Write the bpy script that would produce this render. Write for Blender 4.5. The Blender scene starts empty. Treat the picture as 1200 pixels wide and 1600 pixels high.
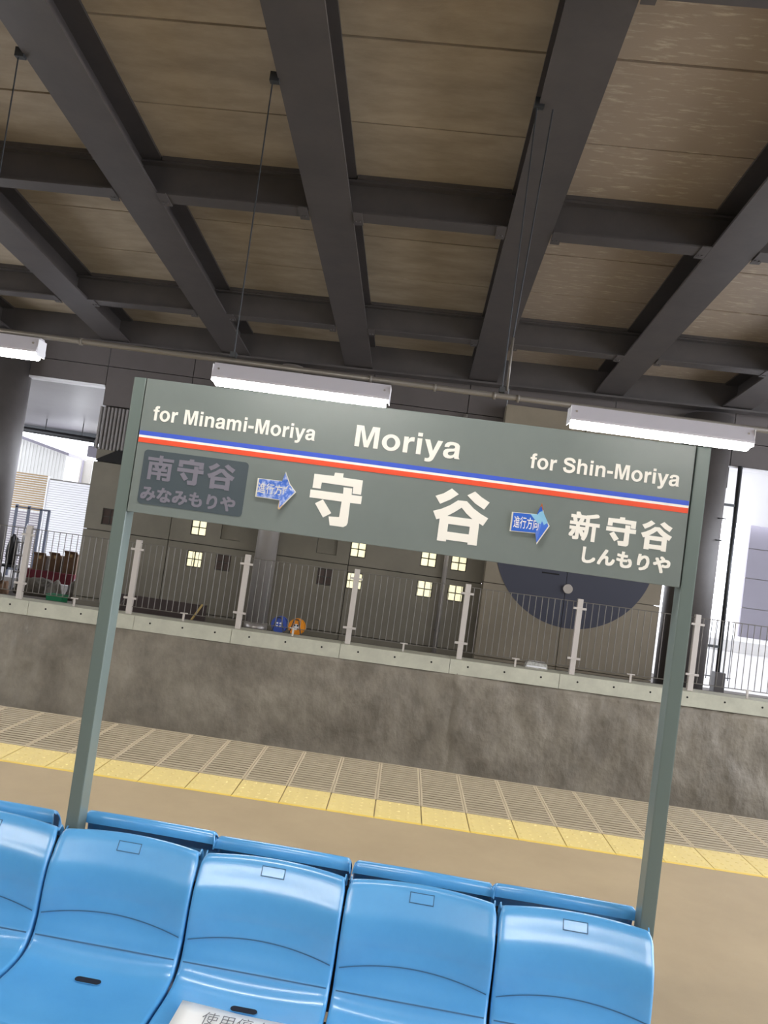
import bpy, bmesh, math, random
from mathutils import Vector, Matrix, noise
C = bpy.context.scene
COL = C.collection
R = math.radians
random.seed(7)

# ---------------------------------------------------------------- camera
cam_d = bpy.data.cameras.new('camera')
cam_d.sensor_fit = 'HORIZONTAL'; cam_d.sensor_width = 36; cam_d.lens = 36.0
cam_d.clip_start = 0.05; cam_d.clip_end = 300
cam = bpy.data.objects.new('camera', cam_d); COL.objects.link(cam)
cr, cu, cf = Vector((.99003, .031645, .137269)), Vector((-.135555, -.051113, .989451)), Vector((-.038328, .998191, .046314))
m = Matrix((cr, cu, -cf)).transposed().to_4x4(); m.translation = Vector((0, 0, 1.6603))
cam.matrix_world = m
C.camera = cam

# ---------------------------------------------------------------- world and exposure
SKY = 6.2
w = bpy.data.worlds.new('world'); C.world = w; w.use_nodes = True
bg = w.node_tree.nodes['Background']
bg.inputs[0].default_value = (.88, .91, 1.0, 1); bg.inputs[1].default_value = SKY
C.view_settings.view_transform = 'Standard'; C.view_settings.look = 'None'
C.view_settings.gamma = 1; C.view_settings.use_curve_mapping = False
C.view_settings.exposure = 0.0
TUBE = 74.0        # strength of the fluorescent tubes

# ---------------------------------------------------------------- materials
def lin(c):
    return tuple(((x/255)/12.92 if x/255 <= .04045 else ((x/255+.055)/1.055)**2.4) for x in c)
def mat(name, col, rough=.6, metal=0, spec=.5, var=None, var_scale=4, var_detail=6, stretch=(1,1,1),
        bump=0, bump_scale=60, coat=0, coat_rough=.03, ramp=(.35,.65), speck=None):
    mt = bpy.data.materials.new(name); mt.use_nodes = True
    nt = mt.node_tree; b = nt.nodes['Principled BSDF']
    c = lin(col) + (1,)
    b.inputs['Base Color'].default_value = c
    b.inputs['Roughness'].default_value = rough; b.inputs['Metallic'].default_value = metal
    b.inputs['Specular IOR Level'].default_value = spec; b.inputs['Coat Weight'].default_value = coat; b.inputs['Coat Roughness'].default_value = coat_rough
    tc = nt.nodes.new('ShaderNodeTexCoord')
    mp = nt.nodes.new('ShaderNodeMapping'); mp.inputs['Scale'].default_value = stretch
    nt.links.new(tc.outputs['Object'], mp.inputs['Vector'])
    last = None
    if var:
        n = nt.nodes.new('ShaderNodeTexNoise'); n.inputs['Scale'].default_value = var_scale
        n.inputs['Detail'].default_value = var_detail; n.inputs['Roughness'].default_value = .65
        nt.links.new(mp.outputs[0], n.inputs['Vector'])
        rp = nt.nodes.new('ShaderNodeValToRGB')
        rp.color_ramp.elements[0].position = ramp[0]; rp.color_ramp.elements[1].position = ramp[1]
        rp.color_ramp.elements[0].color = c; rp.color_ramp.elements[1].color = lin(var) + (1,)
        nt.links.new(n.outputs['Fac'], rp.inputs[0]); last = rp.outputs[0]
    if speck:
        n = nt.nodes.new('ShaderNodeTexNoise'); n.inputs['Scale'].default_value = speck[1]; n.inputs['Detail'].default_value = 2
        nt.links.new(tc.outputs['Object'], n.inputs['Vector'])
        mx = nt.nodes.new('ShaderNodeMix'); mx.data_type = 'RGBA'; mx.blend_type = 'MIX'
        r2 = nt.nodes.new('ShaderNodeValToRGB'); r2.color_ramp.elements[0].position = speck[2]; r2.color_ramp.elements[1].position = speck[2]+.08
        nt.links.new(n.outputs['Fac'], r2.inputs[0]); nt.links.new(r2.outputs[0], mx.inputs['Factor'])
        if last: nt.links.new(last, mx.inputs[6])
        else: mx.inputs[6].default_value = c
        mx.inputs[7].default_value = lin(speck[0]) + (1,); last = mx.outputs[2]
    if last: nt.links.new(last, b.inputs['Base Color'])
    if bump:
        n = nt.nodes.new('ShaderNodeTexNoise'); n.inputs['Scale'].default_value = bump_scale; n.inputs['Detail'].default_value = 5
        nt.links.new(mp.outputs[0], n.inputs['Vector'])
        bp = nt.nodes.new('ShaderNodeBump'); bp.inputs['Strength'].default_value = 1; bp.inputs['Distance'].default_value = bump
        nt.links.new(n.outputs['Fac'], bp.inputs['Height']); nt.links.new(bp.outputs[0], b.inputs['Normal'])
    return mt
def glow(name, col, s):
    mt = bpy.data.materials.new(name); mt.use_nodes = True; nt = mt.node_tree
    b = nt.nodes['Principled BSDF']; b.inputs['Base Color'].default_value = (.8,.8,.8,1)
    b.inputs['Emission Color'].default_value = lin(col)+(1,); b.inputs['Emission Strength'].default_value = s
    return mt
M = dict(
 beam=mat('beam_paint', (78,73,71), .42, .0, var=(69,65,64), var_scale=2.5, bump=.0006, bump_scale=25),
 panel=mat('ceiling_board', (150,131,106), .75, var=(122,105,84), var_scale=1.3, stretch=(1,2.5,1), bump=.001, bump_scale=30, speck=(176,160,132), ) if 0 else mat('ceiling_board', (168,153,131), .7, var=(144,130,110), var_scale=1.4, stretch=(1,3,1), bump=.001, bump_scale=30),
 panelworn=mat('ceiling_board_worn', (156,140,122), .42, var=(196,184,162), var_scale=5, stretch=(1,6,1), ramp=(.54,.74), bump=.001, bump_scale=30),
 slab=mat('slab_dark', (60,54,48), .9),  # dark backing behind wall panels and above the ceiling boards
 floor=mat('platform_paving', (178,158,124), .55, var=(166,148,118), var_scale=1.2, speck=(150,132,104), bump=.0008, bump_scale=260) if 0 else mat('platform_paving', (174,157,127), .5, var=(162,145,117), var_scale=1.1, var_detail=9, bump=.0007, bump_scale=240),
 yellow=mat('tactile_yellow', (224,204,134), .5, var=(214,194,132), var_scale=3, bump=.0004, bump_scale=150),
 yellow_edge=mat('tactile_yellow_edge', (226,196,92), .5),
 tile=mat('ribbed_tile', (170,157,134), .5, var=(158,146,124), var_scale=2),
 groove=mat('tile_groove_shade', (84,74,62), .9),  # groove bottoms coloured darker to carry the shade between the ribs
 grout=mat('tile_grout', (180,166,140), .7),
 rough=mat('sprayed_concrete', (150,141,125), .6, var=(116,108,95), var_scale=2.2, var_detail=10, stretch=(1,1,.7), bump=.03, bump_scale=7),
 curb=mat('curb_concrete', (200,198,178), .8, var=(180,178,160), var_scale=3, var_detail=9, bump=.0008, bump_scale=50),
 dark=mat('dark_void', (16,14,13), .9),
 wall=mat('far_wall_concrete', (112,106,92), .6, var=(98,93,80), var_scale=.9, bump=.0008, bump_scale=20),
 wall3=mat('upper_wall_concrete_shaded', (88,81,79), .6, var=(78,72,70), var_scale=.9),  # far wall concrete darkened: dimmer light high up is put into the colour
 wall2=mat('front_wall_concrete', (124,114,96), .6, var=(110,101,84), var_scale=.9, bump=.0008, bump_scale=20),
 navy=mat('navy_paint', (42,44,58), .6),
 column=mat('column_concrete', (80,75,73), .5, var=(70,66,64), var_scale=1.6, bump=.0008, bump_scale=20),
 steel=mat('brushed_steel', (158,152,146), .3, .4),
 fence=mat('fence_grey', (196,188,180), .45, .1),
 fencebar=mat('fence_bar_grey', (104,99,91), .45, .2),
 housing=mat('lamp_housing', (196,193,200), .4), conduit=mat('conduit_grey', (120,115,108), .45, .2),
 white=mat('white_enamel', (232,232,236), .4),
 sign=mat('sign_green_grey', (121,130,127), .26, var=(116,125,122), var_scale=3, bump=.0002, bump_scale=12),
 post=mat('post_green_grey', (103,116,112), .3, .0, bump=.0002, bump_scale=12),
 letter=mat('letter_white', (246,243,234), .5),
 blue=mat('stripe_blue', (60,92,208), .5), red=mat('stripe_red', (236,80,44), .5),
 film=mat('dark_film', (78,88,94), .2, bump=.0002, bump_scale=220, coat=.5),
 film_letter=mat('film_letter', (124,122,134), .25, coat=.5, bump=.0002, bump_scale=220),
 arrow=mat('arrow_blue', (52,104,206), .3, coat=.3),
 arrow_old=mat('arrow_blue_faded', (64,110,206), .3, var=(190,205,240), var_scale=70, ramp=(.45,.65), coat=.3),
 arrow_edge=mat('arrow_white_edge', (222,220,205), .4), arrow_pale=mat('arrow_pale_blue', (140,196,228), .35),
 tan=mat('bare_backing', (200,170,130), .7), orange=mat('orange_backing', (196,108,56), .7),
 seat=mat('seat_blue', (88,166,224), .36, var=(80,158,218), var_scale=4, bump=.00010, bump_scale=500, coat=1.0, coat_rough=.2),
 seat_line=mat('seat_line_dark', (54,100,140), .6),
 slot=mat('slot_black', (22,22,34), .7),
 frame=mat('bench_steel_dark', (70,72,74), .4, .6),
 paper=mat('paper', (250,250,248), .7), ink=mat('ink', (120,120,124), .7),
 bulbwin=glow('lit_glass', (250,240,180), .82), winframe=mat('window_frame_dark', (46,42,34), .6),
 winoff=mat('unlit_glass', (66,54,50), .25),
 tube=glow('fluorescent_tube', (255,251,245), TUBE),
 reelblue=mat('reel_blue', (58,84,170), .4), reelorange=mat('reel_orange', (240,150,30), .4), reeldark=mat('reel_cable_black', (24,24,26), .6),
 wood_dark=mat('dark_wood', (54,42,38), .6), wood=mat('pale_wood', (164,140,84), .7),
 clear=mat('clear_wrap', (214,214,210), .15, var=(150,148,140), var_scale=30),
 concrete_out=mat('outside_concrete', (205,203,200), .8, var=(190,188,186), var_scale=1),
 soffit=mat('soffit_metal', (96,92,96), .35, .3, var=(84,80,84), var_scale=.6),
 soffit2=mat('soffit_pale', (215,215,216), .5),
 annex=mat('annex_plaster', (150,146,140), .7),
 siding=mat('white_siding', (214,214,210), .6), facade=mat('grey_facade', (118,114,124), .5),
 louvb=mat('louver_brown', (168,140,98), .5), louvw=mat('louver_white', (250,250,252), .5), louvg=mat('louver_grey', (150,142,150), .5),
 black=mat('black_plastic', (16,16,18), .5), gate=mat('gate_blue_grey', (70,76,92), .5),
 card=mat('cardboard', (112,86,64), .8, var=(92,70,52), var_scale=5), redcloth=mat('red_sheet', (104,34,46), .8),
 sheet=mat('grey_sheet', (96,90,80), .8, var=(62,58,52), var_scale=4, bump=.01, bump_scale=8),
 green=mat('green_crate', (20,110,70), .5), corr=mat('corrugated_grey', (140,136,134), .4, .3),
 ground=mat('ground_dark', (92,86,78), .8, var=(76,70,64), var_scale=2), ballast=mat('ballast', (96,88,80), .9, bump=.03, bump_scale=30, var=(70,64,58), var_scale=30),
 rail=mat('rail_steel', (120,104,92), .4, .6),
)

# ---------------------------------------------------------------- mesh helpers
class MB:
    def __init__(s): s.bm = bmesh.new()
    def face(s, pts, mi=0):
        f = s.bm.faces.new([s.bm.verts.new(p) for p in pts]); f.material_index = mi; return f
    def hexa(s, p, mi=0):      # 8 points: bottom 4 ccw, top 4 ccw
        v = [s.bm.verts.new(q) for q in p]
        for idx in ((3,2,1,0),(4,5,6,7),(0,1,5,4),(1,2,6,5),(2,3,7,6),(3,0,4,7)):
            f = s.bm.faces.new([v[i] for i in idx]); f.material_index = mi
        return s
    def box(s, x0, x1, y0, y1, z0, z1, mi=0, fn=None):
        p = [(x0,y0,z0),(x1,y0,z0),(x1,y1,z0),(x0,y1,z0),(x0,y0,z1),(x1,y0,z1),(x1,y1,z1),(x0,y1,z1)]
        if fn: p = [fn(*q) for q in p]
        s.hexa(p, mi); return s
    def tube(s, a, b, r, n=12, r2=None, mi=0, cap=True):
        a, b = Vector(a), Vector(b); d = (b-a).normalized(); r2 = r if r2 is None else r2
        t = Vector((1,0,0)) if abs(d.x) < .9 else Vector((0,1,0)); e = d.cross(t).normalized(); g = d.cross(e)
        A = [s.bm.verts.new(a+(e*math.cos(2*math.pi*i/n)+g*math.sin(2*math.pi*i/n))*r) for i in range(n)]
        B = [s.bm.verts.new(b+(e*math.cos(2*math.pi*i/n)+g*math.sin(2*math.pi*i/n))*r2) for i in range(n)]
        for i in range(n):
            f = s.bm.faces.new((A[i],B[i],B[(i+1)%n],A[(i+1)%n])); f.material_index = mi; f.smooth = n > 8
        if cap:
            s.bm.faces.new(A).material_index = mi; s.bm.faces.new(B[::-1]).material_index = mi
        return s
    def prism(s, pts, fn, d, mi=0):      # 2-D polygon extruded; fn(a, b, depth) -> point
        n = len(pts)
        A = [s.bm.verts.new(fn(p[0], p[1], 0)) for p in pts]; B = [s.bm.verts.new(fn(p[0], p[1], d)) for p in pts]
        s.bm.faces.new(A).material_index = mi; s.bm.faces.new(B[::-1]).material_index = mi
        for i in range(n): s.bm.faces.new((A[i],B[i],B[(i+1)%n],A[(i+1)%n])).material_index = mi
        return s
    def mesh(s, mats, tri=False, bevel=0):
        if bevel: bmesh.ops.bevel(s.bm, geom=list(s.bm.edges), offset=bevel, segments=2, affect='EDGES', profile=.7)
        s.bm.normal_update()
        if tri: bmesh.ops.triangulate(s.bm, faces=list(s.bm.faces), ngon_method='EAR_CLIP')
        bmesh.ops.recalc_face_normals(s.bm, faces=s.bm.faces)
        me = bpy.data.meshes.new('mesh'); s.bm.to_mesh(me); s.bm.free()
        for q in (mats if isinstance(mats, (list, tuple)) else [mats]): me.materials.append(M[q])
        return me
    def build(s, name, mats, parent=None, loc=None, rotz=0, tri=False, bevel=0):
        return put(name, s.mesh(mats, tri, bevel), parent, loc, rotz)
def put(name, me, parent=None, loc=None, rotz=0):
    o = bpy.data.objects.new(name, me); me.name = name; COL.objects.link(o)
    if loc: o.location = loc
    o.rotation_euler.z = rotz
    if parent: o.parent = parent
    return o
def inst(src, loc=(0,0,0), parent=None, rotz=0):
    o = src.copy(); COL.objects.link(o); o.location = loc; o.rotation_euler.z = rotz
    o.parent = parent if parent else src.parent
    return o
def thing(name, label, cat, loc=(0,0,0), rotz=0, group=None):
    o = bpy.data.objects.new(name, None); COL.objects.link(o); o.empty_display_size = .1
    o.location = loc; o.rotation_euler.z = rotz; o['label'] = label; o['category'] = cat
    if group: o['group'] = group
    return o
def tag(o, label, cat, group=None):
    o['label'] = label; o['category'] = cat
    if group: o['group'] = group
    return o
def struct(o, label=None, cat=None):
    o['kind'] = 'structure'
    if label: o['label'] = label
    if cat: o['category'] = cat
    return o
def copy_tree(o, parent=None):
    c = o.copy(); COL.objects.link(c); c.parent = parent
    for ch in o.children: copy_tree(ch, c)
    return c
def sgroup(name, label, cat, loc=(0,0,0)):
    o = bpy.data.objects.new(name, None); COL.objects.link(o); o.location = loc
    return struct(o, label, cat)

# ================================================================ STRUCTURE
# ---- platform slab
XA, XB = -12.0, 12.0
pf = sgroup('floor', 'tan paved station platform behind the blue seats', 'platform')
MB().box(XA, XB, -1.2, 4.832, -.12, 0).build('paving', 'floor', pf)
MB().box(XA, XB, 4.832, 6.06, -.12, -.012).build('tile_bed', 'grout', pf)
MB().box(XA, XB, -1.15, 6.0, -1.5, -.12).build('slab_side', 'curb', pf)
# yellow tactile tiles, 0.3 m pitch
JX = -1.487
b = MB(); b.box(.002, .294, 4.862, 5.186, -.014, 0)
for i in range(5):
    for j in range(5):
        cx, cy = .03+.0594*i, 4.895+.065*j
        n = 6
        A = [b.bm.verts.new((cx+.013*math.cos(6.283*k/n), cy+.013*math.sin(6.283*k/n), 0)) for k in range(n)]
        B = [b.bm.verts.new((cx+.008*math.cos(6.283*k/n), cy+.008*math.sin(6.283*k/n), .003)) for k in range(n)]
        for k in range(n): b.bm.faces.new((A[k],A[(k+1)%n],B[(k+1)%n],B[k]))
        b.bm.faces.new(B)
yt = b.build('yellow_tile', 'yellow', pf, (JX-.3*14, 0, 0))
b = MB(); b.box(0, .297, 4.832, 4.859, -.014, .001); yb = b.build('yellow_border_strip', 'yellow_edge', pf, (JX-.3*14, 0, 0))
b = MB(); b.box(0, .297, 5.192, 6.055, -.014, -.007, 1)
b.box(0, .013, 5.192, 6.055, -.007, 0.0005, 2); b.box(.284, .297, 5.192, 6.055, -.007, 0.0005, 2)
b.box(.013, .284, 5.192, 5.225, -.007, 0, 0)
nr = 16
for k in range(nr):
    y = 5.238 + k*(6.055-5.238)/nr
    b.box(.013, .284, y, y+.034, -.007, 0, 0)
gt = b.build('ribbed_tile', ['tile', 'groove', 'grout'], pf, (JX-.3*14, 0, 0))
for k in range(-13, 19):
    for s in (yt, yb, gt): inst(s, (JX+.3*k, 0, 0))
MB().box(XA, XB, 6.055, 6.086, -.14, 0).build('platform_nosing', 'tile', pf)
# ---- track bed
struct(MB().box(XA, XB, 6.0, 10.3, -1.6, -1.4).build('ground', 'ballast'), 'grey ballast track bed between platform and rough wall', 'track bed')
rl = thing('railway_track', 'steel railway track lying between platform and rough wall', 'track', (0, 7.9, -1.4))
for y in (-.53, .53): MB().box(XA, XB, y-.035, y+.035, .1, .25).build('rail', 'rail', rl)
sl = MB().box(-.11, .11, -1.0, 1.0, 0, .1).build('sleeper', 'curb', rl, (-11.8, 0, 0))
for k in range(1, 38): inst(sl, (-11.8+.64*k, 0, 0))
# ---- rough sprayed concrete wall
b = MB(); nx, nz = 420, 26; V = []
for j in range(nz+1):
    for i in range(nx+1):
        x = -9+18*i/nx; z = -1.6+1.76*j/nz
        d = .05*noise.noise(Vector((x*1.3, z*1.6, 3))) + .022*noise.noise(Vector((x*4+z, z*4-x, 1))) + .010*noise.noise(Vector((x*11, z*9, 5)))
        xs = .848 - (z-.13)*.064
        d += .02*math.exp(-((x-xs)/.03)**2) * (1 if x < xs else -1)
        V.append(b.bm.verts.new((x, 10.29+d, z)))
for j in range(nz):
    for i in range(nx):
        a = j*(nx+1)+i; f = b.bm.faces.new((V[a], V[a+1], V[a+nx+2], V[a+nx+1])); f.smooth = True
rw = struct(b.build('wall_trackside', 'rough'), 'rough sprayed grey concrete wall below the fence curb', 'wall')
md = rw.modifiers.new('s', 'SOLIDIFY'); md.thickness = .12; md.offset = 0
# ---- curb on the wall (slightly rising to the right)
TL = .0065
zt = lambda x: .333 + TL*x
cb = sgroup('trim_1', 'pale concrete curb carrying the fence above the rough wall', 'curb')
jx = [-9.0, -7.95, -6.45, -4.95, -3.5, -2.18, -.72, .74, 2.18, 3.6, 5.05, 6.5, 9.0]
for a, c in zip(jx, jx[1:]):
    b = MB(); b.box(a+.003, c-.003, 0, .32, -.19, 0, fn=lambda x, y, z: (x, 10.2+y, zt(x)+z))
    b.build('curb_block', 'curb', cb)
    n = max(1, round((c-a)/.47))
    for k in range(n):
        x = a+(k+.5)*(c-a)/n; b = MB(); b.tube((x, 10.197, zt(x)-.075), (x, 10.203, zt(x)-.075), .013, 10); b.build('tie_hole', 'dark', cb)
# ---- ledge ground behind curb and outside ground
struct(MB().box(-9, 4.6, 10.52, 14.6, -.1, .11).build('ground_ledge', 'ground'), 'dark concrete ledge floor behind the curb, carried outside as painted yard shade', 'ground')  # beyond the far wall its dark colour stands in for shade on the yard
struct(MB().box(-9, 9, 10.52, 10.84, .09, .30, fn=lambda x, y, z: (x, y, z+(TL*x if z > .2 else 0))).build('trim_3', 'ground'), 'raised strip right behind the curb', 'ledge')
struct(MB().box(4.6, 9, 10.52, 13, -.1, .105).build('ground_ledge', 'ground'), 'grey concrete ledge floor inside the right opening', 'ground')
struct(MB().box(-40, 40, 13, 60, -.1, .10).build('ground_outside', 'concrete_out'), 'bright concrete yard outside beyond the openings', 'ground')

# ---- far walls made of concrete panels with holes
def panel(parent, x0, x1, z0, z1, y0, y1, holes, m_, g=.006, name='wall_panel'):
    x0 += g; x1 -= g; z0 += g; z1 -= g
    hs = [h for h in holes if h[0] < x1 and h[1] > x0 and h[2] < z1 and h[3] > z0]
    xs = sorted({x0, x1} | {min(max(v, x0), x1) for h in hs for v in h[:2]})
    zs = sorted({z0, z1} | {min(max(v, z0), z1) for h in hs for v in h[2:]})
    b = MB()
    for a, c in zip(xs, xs[1:]):
        for d, e in zip(zs, zs[1:]):
            mx, mz = (a+c)/2, (d+e)/2
            if any(h[0] < mx < h[1] and h[2] < mz < h[3] for h in hs) or c-a < 1e-5 or e-d < 1e-5: continue
            b.box(a, c, y0, y1, d, e)
    return b.build(name, m_, parent)
W1 = 12.0
lit = [(-3.32,1.58),(-3.32,1.075),(-.78,1.585),(-.775,1.085),(.33,1.59),(.325,1.115),(.805,1.59),(.81,1.115)]
unlit = [(-2.86,1.085),(-1.245,1.085),(-4.76,1.55)]
blind = [(-2.80,1.60),(-1.27,1.59)]
holes = [(x-.125, x+.125, z-.13, z+.13) for x, z in lit] + [(x-.12, x+.12, z-.13, z+.13) for x, z in unlit] + [(x-.16, x+.16, z-.15, z+.15) for x, z in blind]
wf = sgroup('wall_far', 'dark concrete panel wall with small square lit windows across the track', 'wall')
struct(MB().box(-5.13, 1.2, W1+.10, W1+.16, .05, 4.9).build('backing', 'slab', wf))
vx = [-5.15, -3.77, -2.19, -.9, .62, 1.22]
zrows = [.05, .25, 1.02, 1.32, 2.40]
for (a, c) in zip(vx, vx[1:]):
    for (d, e) in ((.05,.25),(.25,1.32),(1.32,2.40),(2.40,3.30),(3.30,3.93),(3.93,4.95)):
        if a < -5 and d == 2.40: continue
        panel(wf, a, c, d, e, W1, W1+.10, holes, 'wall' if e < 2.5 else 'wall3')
panel(wf, -4.70, -3.77, 2.40, 3.30, W1, W1+.10, [], 'wall')
# hooded dark vent and corrugated panel at its left end
b = MB(); b.prism([(-5.13,2.42),(-4.70,2.40),(-4.70,2.62),(-4.78,2.62)], lambda x, z, d: (x, W1-.01+d, z), .1)
b.build('vent_mouth', 'dark', wf, tri=True)
b = MB(); b.box(-5.13, -4.70, W1+.02, W1+.1, 2.44, 2.60)
b.build('wall_panel', 'wall', wf)
b = MB(); n = 8
for k in range(n):
    x = -5.18+.48*k/n; b.prism([(x, 0), (x+.012, -.03), (x+.036, -.03), (x+.048, 0), (x+.048, .02), (x, .02)], lambda x, y, d: (x, W1+.02+y, 2.60+d), .68)
b.build('corrugated_panel', 'corr', wf, tri=True)
# lintels over the openings and outer wall pieces
wl = sgroup('wall_far_left', 'dark concrete lintel wall above the left opening', 'wall')
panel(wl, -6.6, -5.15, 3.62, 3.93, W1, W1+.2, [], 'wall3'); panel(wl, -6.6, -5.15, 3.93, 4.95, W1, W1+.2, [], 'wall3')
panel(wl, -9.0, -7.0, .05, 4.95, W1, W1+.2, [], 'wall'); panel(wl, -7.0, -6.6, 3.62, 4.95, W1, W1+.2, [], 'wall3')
MB().box(-6.45, -5.16, W1-.01, W1+.22, 3.595, 3.625).build('lintel_strip', 'white', wl)
wr = sgroup('wall_far_right', 'dark concrete lintel wall above the right opening', 'wall')
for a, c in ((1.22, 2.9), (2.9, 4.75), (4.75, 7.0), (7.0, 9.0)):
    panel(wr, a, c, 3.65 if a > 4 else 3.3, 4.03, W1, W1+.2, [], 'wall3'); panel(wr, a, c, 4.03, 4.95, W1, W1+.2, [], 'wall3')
MB().box(4.6, 9.0, W1-.01, W1+.22, 3.63, 3.652).build('lintel_strip', 'white', wr)
# ---- wall piece with the navy disc
W2 = 11.7
wm = sgroup('wall_mural', 'brownish concrete wall with a large navy disc painted on it', 'wall')
for (a, c) in ((1.19, 2.42), (2.42, 3.85)):
    for (d, e) in ((.05,.25),(.25,1.36),(1.36,2.4),(2.4,3.35),(3.35,4.1)):
        panel(wm, a, c, d, e, W2, W2+.28, [], 'wall2', g=.005)
MB().box(1.2, 3.846, W2+.281, W2+.35, .05, 4.1).build('backing', 'slab', wm)
cx, cz, rr = 2.505, 2.045, 1.205
for half in (0, 1):
    b = MB(); pts = [(cx+rr*math.cos(t), cz+rr*math.sin(t)) for t in [R(k*4) for k in range(90)]]
    # trim each half at the joint
    xj = 2.42
    pts = [p for p in pts if (p[0] < xj-.004) == (half == 0)]
    zz = math.sqrt(rr*rr-(xj-cx)**2); xe = xj+(-.004 if half == 0 else .004)
    i0 = [i for i in range(len(pts)) if math.dist(pts[i], pts[i-1]) > .3]
    if i0: pts = pts[i0[0]:]+pts[:i0[0]]
    pts = ([(xe, cz+zz)] + pts + [(xe, cz-zz)]) if half == 0 else ([(xe, cz-zz)] + pts + [(xe, cz+zz)])
    b.prism(pts, lambda x, z, d: (x, W2-.006+d, z), .006); b.build('navy_disc_half', 'navy', wm, tri=True)
MB().box(2.04, 2.30, W2-.012, W2-.006, 1.615, 1.635).build('disc_slot', 'dark', wm)
b = MB(); b.tube((2.45, W2-.05, 1.43), (2.45, W2-.006, 1.43), .07, 24, .075); o = b.build('wall_lamp', 'steel'); tag(o, 'round grey lamp fixed on the navy disc', 'lamp')

# ---- windows
b = MB()
for x0, x1, z0, z1 in ((-.125,-.111,-.13,.13),(.111,.125,-.13,.13),(-.111,.111,-.13,-.116),(-.111,.111,.116,.13),(-.006,.006,-.116,.116),(-.111,.111,-.006,.006)):
    b.box(x0, x1, -.008, .05, z0, z1)
fr_me = b.mesh('winframe')
b = MB(); b.box(-.0505, .0505, .0, .04, -.053, .053); pane_me = b.mesh('bulbwin', bevel=.006)
b = MB(); b.box(-.0505, .0505, .0, .04, -.053, .053); pane_off = b.mesh('winoff')
n = 0
for i, (x, z) in enumerate(lit + unlit):
    n += 1
    o = sgroup('window_%d' % n, ['lit','dark'][i >= len(lit)] + ' square four pane window in the far wall', 'window', (x, W1+.025, z))
    o['group'] = ['lit small windows in the far wall', 'unlit small windows in the far wall'][i >= len(lit)]
    put('window_frame', fr_me, o)
    for sx in (-1, 1):
        for sz in (-1, 1): put('pane', pane_me if i < len(lit) else pane_off, o, (sx*.0585, 0, sz*.061))
for x, z in blind:
    MB().box(x-.155, x+.155, W1+.035, W1+.07, z-.145, z+.145).build('blind_panel', 'wall', wf)
wl_labels = ['upper lit window left of the steel column', 'lower lit window left of the steel column', 'upper lit window right of the cable reels',
 'lower lit window behind the fence post, right of the reels', 'upper lit window just left of the slim downpipe', 'lower lit window just left of the slim downpipe',
 'upper lit window between downpipe and navy disc', 'lower lit window between downpipe and navy disc',
 'dark unlit square window just left of the steel column', 'dark unlit square window right of the steel column above the reels', 'dark unlit window at the left end of the far wall']
for k, l in enumerate(wl_labels): bpy.data.objects['window_%d' % (k+1)]['label'] = l

# ---- columns, pipes
def cyl_struct(name, x, y, r, z0, z1, m_, label, cat='column', n=48):
    b = MB(); b.tube((0,0,z0), (0,0,z1), r, n); o = b.build(name, m_, loc=(x, y, 0)); return struct(o, label, cat)
cl = cyl_struct('column', -6.77, 12.0, .37, .11, 4.22, 'column', 'thick round concrete column at the left edge of the picture')
crr = cyl_struct('column', 4.33, 11.95, .355, .11, 4.36, 'column', 'thick round concrete column behind the right sign post')
for z in (2.46, 2.79):
    b = MB(); b.tube((.20, -.29, z), (.27, -.34, z), .009, 8); b.tube((.20,-.34,z), (.31, -.31, z), .006, 8); b.build('step_bolt', 'frame', crr)
cs = cyl_struct('column', -2.17, 11.80, .165, .11, 4.27, 'steel', 'shiny round steel column left of the cable reels')
b = MB(); b.tube((0,0,0), (0,0,.16), .178, 40); b.build('column_shoe', 'steel', cs, (0,0,.11))
dp = struct(MB().tube((.6, 11.93, .12), (.6, 11.93, 3.9), .034, 16).build('downpipe', 'steel'), 'slim vertical steel downpipe on the far wall', 'pipe')
for z in (.5, 2.0, 3.4): MB().box(.555, .645, 11.95, 12.0, z, z+.03).build('pipe_clip', 'frame', dp)
rp = struct(MB().tube((4.905, 11.95, .48), (4.89, 11.95, 3.66), .034, 16).build('drainpipe', 'frame'), 'dark slim drainpipe beside the right round column', 'pipe')
MB().box(4.845, 5.0, 11.87, 12.03, .11, .49).build('pipe_base_box', 'column', rp)
for z in (.87, 3.04): MB().box(4.66, 4.92, 11.93, 11.96, z-.02, z+.02).build('pipe_bracket', 'frame', rp)
# rear and side enclosure of the hall
struct(MB().box(XA, XB, -7.2, -7.0, -1.3, 7.0).build('wall_back', 'wall'), 'plain concrete wall behind the camera', 'wall')
struct(MB().box(XA-.2, XA, -7, 6.0, -1.3, 7.0).build('wall_left', 'wall'), 'plain concrete wall closing the left end', 'wall')
struct(MB().box(XA, XB, -7, -1.2, -1.3, -1.1).build('ground_rear', 'ballast'), 'track bed behind the camera', 'track bed')

# ---- ceiling: frame of the sloping roof
YC = -.0100
def CW(u, v, dz):
    c, s = math.cos(YC), math.sin(YC)
    return (-1.452+u*c-v*s, 5.5+u*s+v*c, 4.986-.0963*v+.0191*u+dz)
ce = sgroup('ceiling', 'brown board ceiling between dark steel roof beams', 'ceiling')
U0, S, BW, V0, T = .0234, 1.9334, .4282, -.9946, 2.9246
VA, VB = -12.3, 6.50
b = MB(); b.box(-10.5, 13.3, VA, VB, .43, .6, fn=CW); b.build('roof_slab', 'slab', ce)
mb_list = []
for i in range(-3, 5):
    u = U0+i*S
    b = MB()
    b.box(u, u+BW, VA, VB, 0, .028, fn=CW)
    b.box(u+BW/2-.012, u+BW/2+.012, VA, VB, .028, .345, fn=CW)
    b.box(u, u+BW, VA, VB, .345, .37, fn=CW)
    o = struct(b.build('roof_beam', 'beam'), None)
    o['group'] = 'main steel roof beams running away from the camera'; mb_list.append(o)
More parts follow.
